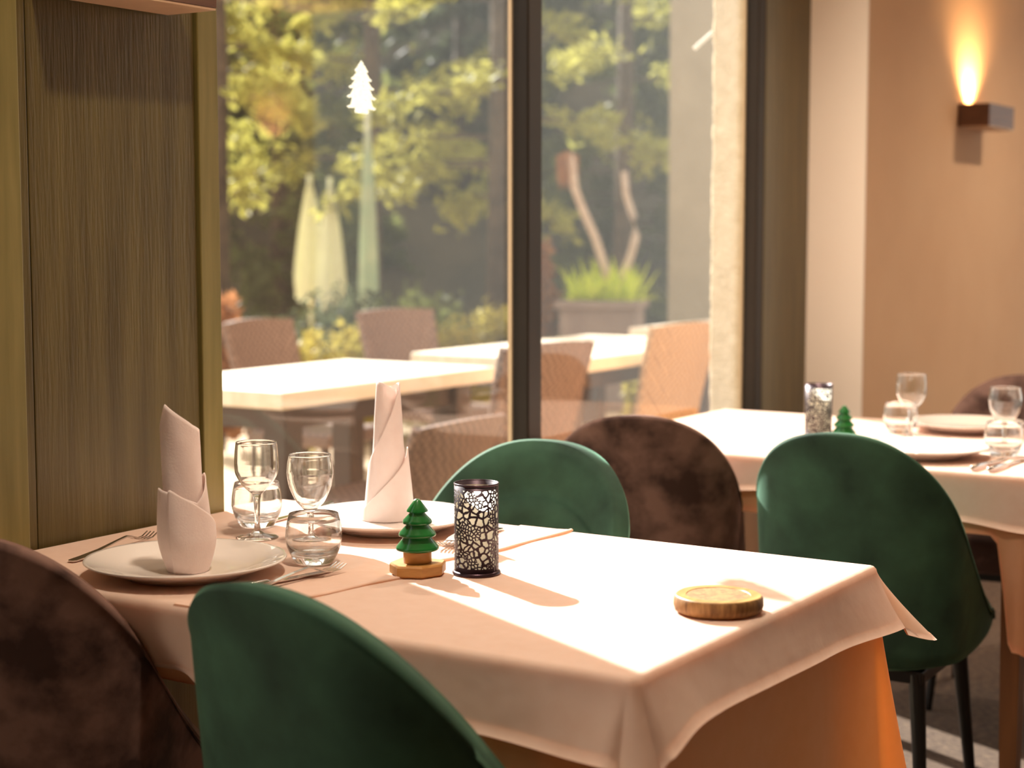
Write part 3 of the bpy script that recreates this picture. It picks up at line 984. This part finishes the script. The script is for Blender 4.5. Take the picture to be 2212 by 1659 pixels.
# round wooden dish
dt = thing('wooden_dish', 'round barked wooden dish near the sunlit right end of the front table', 'dish', (1.082, -.418, ZT))
rnd = random.Random(5)
jt = [1 + .02 * math.sin(3 * k / 40 * 6.28) + rnd.uniform(-.004, .004) for k in range(80)]
J = lambda t: 1 + .018 * math.sin(3 * t + 1) + .008 * math.sin(7 * t)
MB().lathe([(0, 0), (.050, 0), (.0555, .003), (.0575, .010), (.0570, .019), (.0552, .0215)], 80, jit=J).go('bark_rim', M['bark_edge'], dt, smooth=True, angle=50)
MB().lathe([(.0552, .0214), (.0540, .0222), (.0415, .0222), (.0405, .0212), (.0395, .0070), (.037, .005), (0, .005)], 80, jit=J).go('bowl_top', M['dishwood'], dt, smooth=True, angle=30)

# ------------------------------------------------------------------ window sticker
def spruce_outline(h):
    pts = [(.0, 1.0)]
    tiers = [(.22, .80, .14), (.34, .64, .20), (.42, .48, .26), (.48, .30, .30), (.48, .11, .22)]
    for (w, z, inn) in tiers:
        pts += [(w * .75, z + .04), (w, z), (w * .86, z - .03), (inn, z - .015)]
    pts += [(.22, .08), (.22, 0)]
    r = [(x, z) for x, z in pts]
    l = [(-x, z) for x, z in reversed(pts[1:])]
    return [(x * h * .95, z * h) for x, z in r + l]
ol = spruce_outline(.103)
v = [(.0, y, z) for y, z in ol] + [(.0008, y, z) for y, z in ol]
n = len(ol)
f = [tuple(range(n - 1, -1, -1)), tuple(range(n, 2 * n))] + [(k, (k + 1) % n, n + (k + 1) % n, n + k) for k in range(n)]
o = link('window_sticker', v, f, M['sticker'], loc=(-.0275, .275, 1.470))
tag(o, 'white lacy spruce tree sticker on the window glass', 'sticker')

# ------------------------------------------------------------------ terrace furniture
def terrace_table(label, x0, x1, y0, y1, first=None):
    t = thing('terrace_table', label, 'table', ((x0 + x1) / 2, (y0 + y1) / 2, 0))
    a, b = (x1 - x0) / 2, (y1 - y0) / 2
    MB().box(-a, a, -b, b, .695, .75).go('tabletop', M['out_table'], t, bevel=.006)
    MB().box(-a + .08, a - .08, -b + .08, b - .08, .62, .694).go('apron', M['dark_leg'], t)
    for sx in (-1, 1):
        for sy in (-1, 1):
            cx, cy = sx * (a - .10), sy * (b - .12)
            MB().box(cx - .045, cx + .045, cy - .045, cy + .045, 0, .694).go('leg', M['dark_leg'], t, bevel=.004)
    return t
terrace_table('bleached terrace table nearest the window, left of the dark mullion', -2.03, -1.34, 1.56, 2.75)
terrace_table('bleached terrace table further back, seen on both sides of the mullion', -2.03, -1.25, 3.17, 4.62)
terrace_table('bleached terrace table farthest away, beside the grey stucco wing', -2.15, -1.38, 5.25, 6.55)

def rattan_chair(label, fabric, x, y, rz, z=0, h=.86, group=None):
    t = thing('rattan_chair', label, 'chair', (x, y, z), rz, group)
    # local: faces +y
    v, f = [], []
    nx, nz_ = 12, 14
    for side in (0, 1):
        for j in range(nz_ + 1):
            q = j / nz_
            for i in range(nx + 1):
                s = -1 + 2 * i / nx
                w = .205 + .03 * q
                zz = .40 + (h - .40) * q + (.012 * (1 - s * s) if j == nz_ else 0)
                yy = -.20 - .10 * q ** 1.3 - .03 * (1 - s * s) + side * .028
                v.append((s * w, yy, zz))
    m = (nx + 1)
    K = m * (nz_ + 1)
    for j in range(nz_):
        for i in range(nx):
            a = j * m + i
            f.append((a, a + 1, a + m + 1, a + m)); f.append((K + a + m, K + a + m + 1, K + a + 1, K + a))
    for i in range(nx):
        f.append((i, K + i, K + i + 1, i + 1)); a = nz_ * m + i; f.append((a, a + 1, K + a + 1, K + a))
    for j in range(nz_):
        a = j * m; f.append((a, a + m, K + a + m, K + a)); a += nx; f.append((a, K + a, K + a + m, a + m))
    link('backrest', v, f, fabric, t, smooth=False)
    MB().box(-.215, .215, -.20, .22, .36, .42).go('seat', fabric, t, bevel=.015)
    for sx in (-1, 1):
        for sy in (-1, 1):
            MB().tube([(sx * .19, sy * .18, .37), (sx * .20, sy * .20, 0)], [.02, .016], 10).go('leg', M['dark_leg'], t, smooth=True, angle=40)
    # woven edge roll along the sides of the back
    for sx in (-1, 1):
        pts = [(sx * (.205 + .03 * q), -.186 - .10 * q ** 1.3, .40 + (h - .40) * q) for q in [i / 10 for i in range(11)]]
        MB().tube(pts, .018, 10).go('side_rail', fabric, t, smooth=True, angle=40)
    return t
rattan_chair('brown rattan chair at far left outside, beyond the nearest terrace table', M['rattan'], -2.50, 3.12, -PI / 2 + .1)
rattan_chair('brown rattan chair outside beyond the second terrace table, left of the mullion', M['rattan'], -2.60, 4.15, -PI / 2 - .2)
rattan_chair('brown rattan chair close behind the dark mullion, at the nearest terrace table', M['rattan'], -1.22, 2.50, PI / 2 - .12)
rattan_chair('sand coloured rattan chair outside by the stucco pillar, seen edge on', M['rattan_light'], -1.40, 3.88, PI / 2 - .12)
rattan_chair('brown rattan chair pushed under the near side of the closest terrace table', M['rattan'], -1.16, 1.86, PI / 2, h=.66)

# ------------------------------------------------------------------ potted yucca with bare stems
yt = thing('potted_yucca', 'grey planter with bright yucca leaves and two bare curving stems beyond the terrace', 'plant', (-3.93, 8.11, 0), .35)
MB().box(-.27, .27, -.24, .24, 0, .74).go('planter_box', M['planter'], yt, bevel=.01)
MB().box(-.30, .30, -.27, .27, .70, .76).go('planter_rim', M['planter'], yt, bevel=.01)
def rel(px, py):     # metres right/up in the plane of the plant
    return ((px - 1303) / 3600 * 12, 1.236 + (505 - py) / 3615 * 12)
def stem(pts, rad):
    q = [(rel(a, b)[0], .0, rel(a, b)[1]) for a, b in pts]
    return MB().tube(q, rad, 10).go('stem', M['stem'], yt, smooth=True)
s1 = stem([(1312, 650), (1308, 580), (1285, 510), (1262, 460), (1243, 410), (1236, 360), (1232, 335)], [.034, .034, .032, .03, .03, .034, .03])
s2 = stem([(1330, 650), (1345, 600), (1366, 545), (1374, 510), (1368, 470), (1352, 420), (1348, 372)], [.034, .032, .03, .03, .028, .026, .024])
for s in (s1, s2): s.rotation_euler = (0, 0, .22)
rnd = random.Random(12)
v, f = [], []
for k in range(46):                       # drooping dry head of the left stem
    cx, cz = rel(1226, 345)
    a = rnd.uniform(0, 6.28); r = rnd.uniform(.01, .085)
    x, y = cx + r * math.cos(a), r * math.sin(a)
    zt = cz + .06 - r * .5; L = rnd.uniform(.12, .26)
    n0 = len(v); w = .009
    v += [(x - w, y, zt), (x + w, y, zt), (x + w * .4, y + .01, zt - L), (x - w * .4, y + .01, zt - L)]
    f.append((n0, n0 + 1, n0 + 2, n0 + 3))
hd = link('dry_flower_head', v, f, M['leaf_rust'], yt)
hd.rotation_euler = (0, 0, .22)
v, f = [], []
for k in range(190):
    a = rnd.uniform(0, 6.28); el = rnd.uniform(.15, 1.35); L = rnd.uniform(.24, .40)
    bx, by = rnd.uniform(-.22, .26), rnd.uniform(-.14, .14)
    d = Vector((math.cos(a) * math.cos(el), math.sin(a) * math.cos(el), math.sin(el)))
    sd = d.cross(Vector((0, 0, 1))).normalized() * .013
    p0 = Vector((bx, by, .74)); p1 = p0 + d * L * .55; p2 = p0 + d * L - Vector((0, 0, .05 * math.cos(el)))
    n0 = len(v)
    v += [p0 - sd, p0 + sd, p1 + sd, p1 - sd, p2]
    f += [(n0, n0 + 1, n0 + 2, n0 + 3), (n0 + 3, n0 + 2, n0 + 4)]
link('leaves', v, f, M['yucca'], yt)

# ------------------------------------------------------------------ shrubs
def leaf_cloud(n, rx, ry, rz_, size, seed, shell=.5, cz=0):
    r = np.random.default_rng(seed)
    d = r.normal(size=(n, 3)); d /= np.linalg.norm(d, axis=1)[:, None]
    rad = shell + (1 - shell) * r.random(n)
    lump = 1 + .18 * np.sin(d[:, 0] * 7 + seed) * np.cos(d[:, 1] * 6) + .12 * np.sin(d[:, 2] * 9)
    P = d * (rad * lump)[:, None] * np.array([rx, ry, rz_]) + np.array([0, 0, cz])
    u = r.normal(size=(n, 3)); u /= np.linalg.norm(u, axis=1)[:, None]
    w = np.cross(u, r.normal(size=(n, 3))); w /= np.linalg.norm(w, axis=1)[:, None]
    s = (size * (.6 + .8 * r.random(n)))[:, None]
    V = np.stack([P - u * s, P + w * s * .42, P + u * s, P - w * s * .42], 1).reshape(-1, 3)
    return V, n
def quads(name, V, n, material, parent=None, smooth=False):
    me = bpy.data.meshes.new(name)
    me.vertices.add(4 * n); me.vertices.foreach_set('co', V.astype(np.float32).ravel())
    me.loops.add(4 * n); me.loops.foreach_set('vertex_index', np.arange(4 * n, dtype=np.int32))
    me.polygons.add(n); me.polygons.foreach_set('loop_start', np.arange(0, 4 * n, 4, dtype=np.int32))
    me.update(calc_edges=True)
    me.materials.append(material)
    o = bpy.data.objects.new(name, me)
    COL.objects.link(o)
    if parent: o.parent = parent
    return o
def cp(px, depth):        # point on the ground below picture column px at a given distance ahead of the camera
    R = Vector((.8417, .54, 0))
    p = Vector((CAM.x, CAM.y, 0)) + FWD * depth + R * ((px - 1106) / 3600 * depth)
    return (p.x, p.y, 0)
def shrub(name, label, px, depth, r, h, leafm, seed, size=.035, n=2600, cat='shrub', group=None):
    t = thing(name, label, cat, cp(px, depth), 0, group)
    st = MB()
    rr = random.Random(seed)
    for k in range(7):
        a = rr.uniform(0, 6.28)
        st.tube([(0, 0, 0), (r * .3 * math.cos(a), r * .3 * math.sin(a), h * .4), (r * .6 * math.cos(a), r * .6 * math.sin(a), h * .75)], [.015, .01, .005], 6)
    st.go('stems', M['bark'], t)
    V, m = leaf_cloud(n, r, r, h * .5, size, seed, .35, h * .52)
    quads('foliage', V, m, leafm, t)
    return t
LY = 'leaf_yellow'
shrub('garden_shrub', 'yellow shrub outside, right beside the first rattan chair back', 655, 9.0, .27, .66, M[LY], 31)
shrub('garden_shrub', 'yellow shrub outside, just left of the second rattan chair back', 790, 9.9, .30, .70, M[LY], 32)
shrub('garden_shrub', 'yellow shrub outside, just right of the second rattan chair back', 975, 10.2, .25, .66, M[LY], 33)
shrub('garden_shrub', 'yellow shrub outside, against the left edge of the dark mullion', 1064, 10.9, .24, .74, M[LY], 34)
shrub('garden_shrub', 'orange yellow shrub at the extreme left of the glass beside the olive trim', 478, 9.4, .16, .86, M['leaf_rust'], 35)
shrub('garden_shrub', 'tall narrow rust coloured shrub at the right edge of the mullion', 1172, 12.2, .11, 1.14, M['leaf_rust'], 36)
shrub('garden_shrub', 'low yellow green shrub at the foot of the grey planter', 1205, 11.2, .16, .50, M[LY], 37)
shrub('garden_shrub', 'small yellow shrub outside between the planter and the stucco wing', 1404, 9.6, .16, .60, M[LY], 38)
shrub('dark_bush', 'low dark rounded bush outside between two rattan chair backs', 755, 10.6, .42, .86, M['leaf_dark'], 39, cat='bush')
shrub('dark_bush', 'mid green bush outside behind the second rattan chair back', 905, 12.0, .42, .80, M['leaf_green'], 40, cat='bush')
shrub('dark_bush', 'dark bush behind the first rattan chair at the left of the glass', 560, 12.4, .55, .62, M['leaf_dark'], 41, cat='bush')

# solid stand-ins for unidentified pale upright shapes beyond the glass
def pale_shape(label, px, depth, zt, zb, w, material, seed):
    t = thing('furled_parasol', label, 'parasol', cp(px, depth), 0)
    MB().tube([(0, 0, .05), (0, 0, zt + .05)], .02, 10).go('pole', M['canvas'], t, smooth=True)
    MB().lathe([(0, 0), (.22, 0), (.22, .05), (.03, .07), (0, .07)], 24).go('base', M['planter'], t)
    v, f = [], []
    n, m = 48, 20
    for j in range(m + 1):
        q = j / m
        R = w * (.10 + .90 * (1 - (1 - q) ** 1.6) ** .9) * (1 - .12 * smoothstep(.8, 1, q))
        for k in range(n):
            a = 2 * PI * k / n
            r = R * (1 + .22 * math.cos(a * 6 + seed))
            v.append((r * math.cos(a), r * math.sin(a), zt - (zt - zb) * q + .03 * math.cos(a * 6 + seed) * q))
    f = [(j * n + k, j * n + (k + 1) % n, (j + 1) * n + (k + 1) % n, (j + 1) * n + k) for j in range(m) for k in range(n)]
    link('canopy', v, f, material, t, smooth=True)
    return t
pale_shape('pale furled parasol outside, the leftmost of the three behind the terrace', 672, 13.6, 1.66, .70, .125, M['canvas'], 0)
pale_shape('pale furled parasol outside, the middle and brightest of the three', 716, 13.0, 1.62, .66, .105, M['canvas'], 1)
pale_shape('slender pale green furled parasol outside, rising under the spruce sticker', 797, 12.0, 2.12, .50, .066, M['canvas_teal'], 2)  # sun flare streak from the sticker, given a solid body

# ------------------------------------------------------------------ conifers
def conifer(label, px, depth, h, spread, n_b, leafm, seed, z0=.9, tuft=.055, per=90, sparse=1.0, group=None, zoff=0, droop=.25):
    loc = cp(px, depth)
    t = thing('conifer_tree', label, 'tree', (loc[0], loc[1], zoff), 0, group)
    MB().tube([(0, 0, -.2), (.04, 0, h * .4), (0, .03, h)], [.11, .08, .02], 10).go('trunk', M['bark'], t, smooth=True)
    r = np.random.default_rng(seed)
    Ps, Ds = [], []
    tw = MB()
    for b in range(n_b):
        z = z0 + (h - z0) * (b + r.random()) / n_b
        L = spread * (1 - .55 * (z - z0) / (h - z0)) * (.65 + .5 * r.random())
        a = r.random() * 6.283
        d = np.array([math.cos(a), math.sin(a), 0])
        sd = np.array([-d[1], d[0], 0])
        tw.tube([(0, 0, z), tuple(d * L * .6 + np.array([0, 0, z + .02])), tuple(d * L + np.array([0, 0, z - L * droop]))], [.018, .010, .003], 5, False)
        m = int(per * (.7 + .5 * r.random()))
        s = .30 + .70 * r.random(m) ** .7
        lat = r.normal(size=m) * .14 * L * (1.05 - s * .75) * 1.3
        P = d[None] * (s * L)[:, None] + sd[None] * lat[:, None]
        P[:, 2] += z + .02 - L * droop * s ** 2 + r.normal(size=m) * .045 + .05
        Ps.append(P)
        D = d[None] * .7 + sd[None] * np.sign(lat)[:, None] * .5 + r.normal(size=(m, 3)) * .45
        Ds.append(D)
    tw.go('branches', M['bark'], t)
    P = np.concatenate(Ps); D = np.concatenate(Ds)
    P = np.repeat(P, 3, 0); D = np.repeat(D, 3, 0)
    n = len(P)
    P = P + r.normal(size=(n, 3)) * .035
    D = D + r.normal(size=(n, 3)) * .4
    D /= np.linalg.norm(D, axis=1)[:, None]
    Wv = np.cross(D, r.normal(size=(n, 3))); Wv /= np.linalg.norm(Wv, axis=1)[:, None]
    s = (tuft * (.6 + .8 * r.random(n)))[:, None]
    V = np.stack([P - D * s, P + Wv * s * .33, P + D * s, P - Wv * s * .33], 1).reshape(-1, 3)
    quads('foliage', V, n, leafm, t)
    return t
G, D_, B_ = M['leaf_gold'], M['leaf_dark'], M['leaf_green']
conifer('sunny yellow green conifer outside, filling the view left of the mullion', 1070, 12.6, 5.6, 1.3, 30, G, 51, z0=1.35, per=80)
conifer('golden conifer outside behind the spruce sticker', 800, 15.0, 6.0, 1.35, 24, G, 52, z0=1.8, per=75)
conifer('golden conifer at the far left of the glass beside the olive panel', 470, 12.8, 6.0, 1.1, 24, G, 53, z0=1.7, per=75)
conifer('golden conifer seen in the right hand pane above the bare stems', 1340, 15.2, 6.2, 1.3, 20, G, 54, z0=1.8, per=75)
conifer('mid green conifer standing behind the furled parasols', 600, 17.6, 6.5, 1.65, 96, B_, 61, z0=.3, per=110, tuft=.08, droop=.3)
conifer('mid green conifer standing between the mullion and the stucco wing', 1340, 18.4, 6.5, 1.65, 96, B_, 62, z0=.3, per=110, tuft=.08, droop=.3)
conifer('dark conifer deep in the wood, left of the mullion', 990, 20.4, 7.0, 1.65, 96, D_, 63, z0=.3, per=110, tuft=.08, droop=.3, zoff=.5)
conifer('dark conifer deep in the wood at the extreme left of the glass', 400, 20.2, 7.0, 1.65, 80, D_, 64, z0=.3, per=110, tuft=.08, droop=.3, zoff=.5)
conifer('dark conifer deep in the wood beside the stucco wing', 1640, 22.6, 7.0, 1.6, 60, D_, 65, z0=.3, per=100, tuft=.08, droop=.3, zoff=.6)
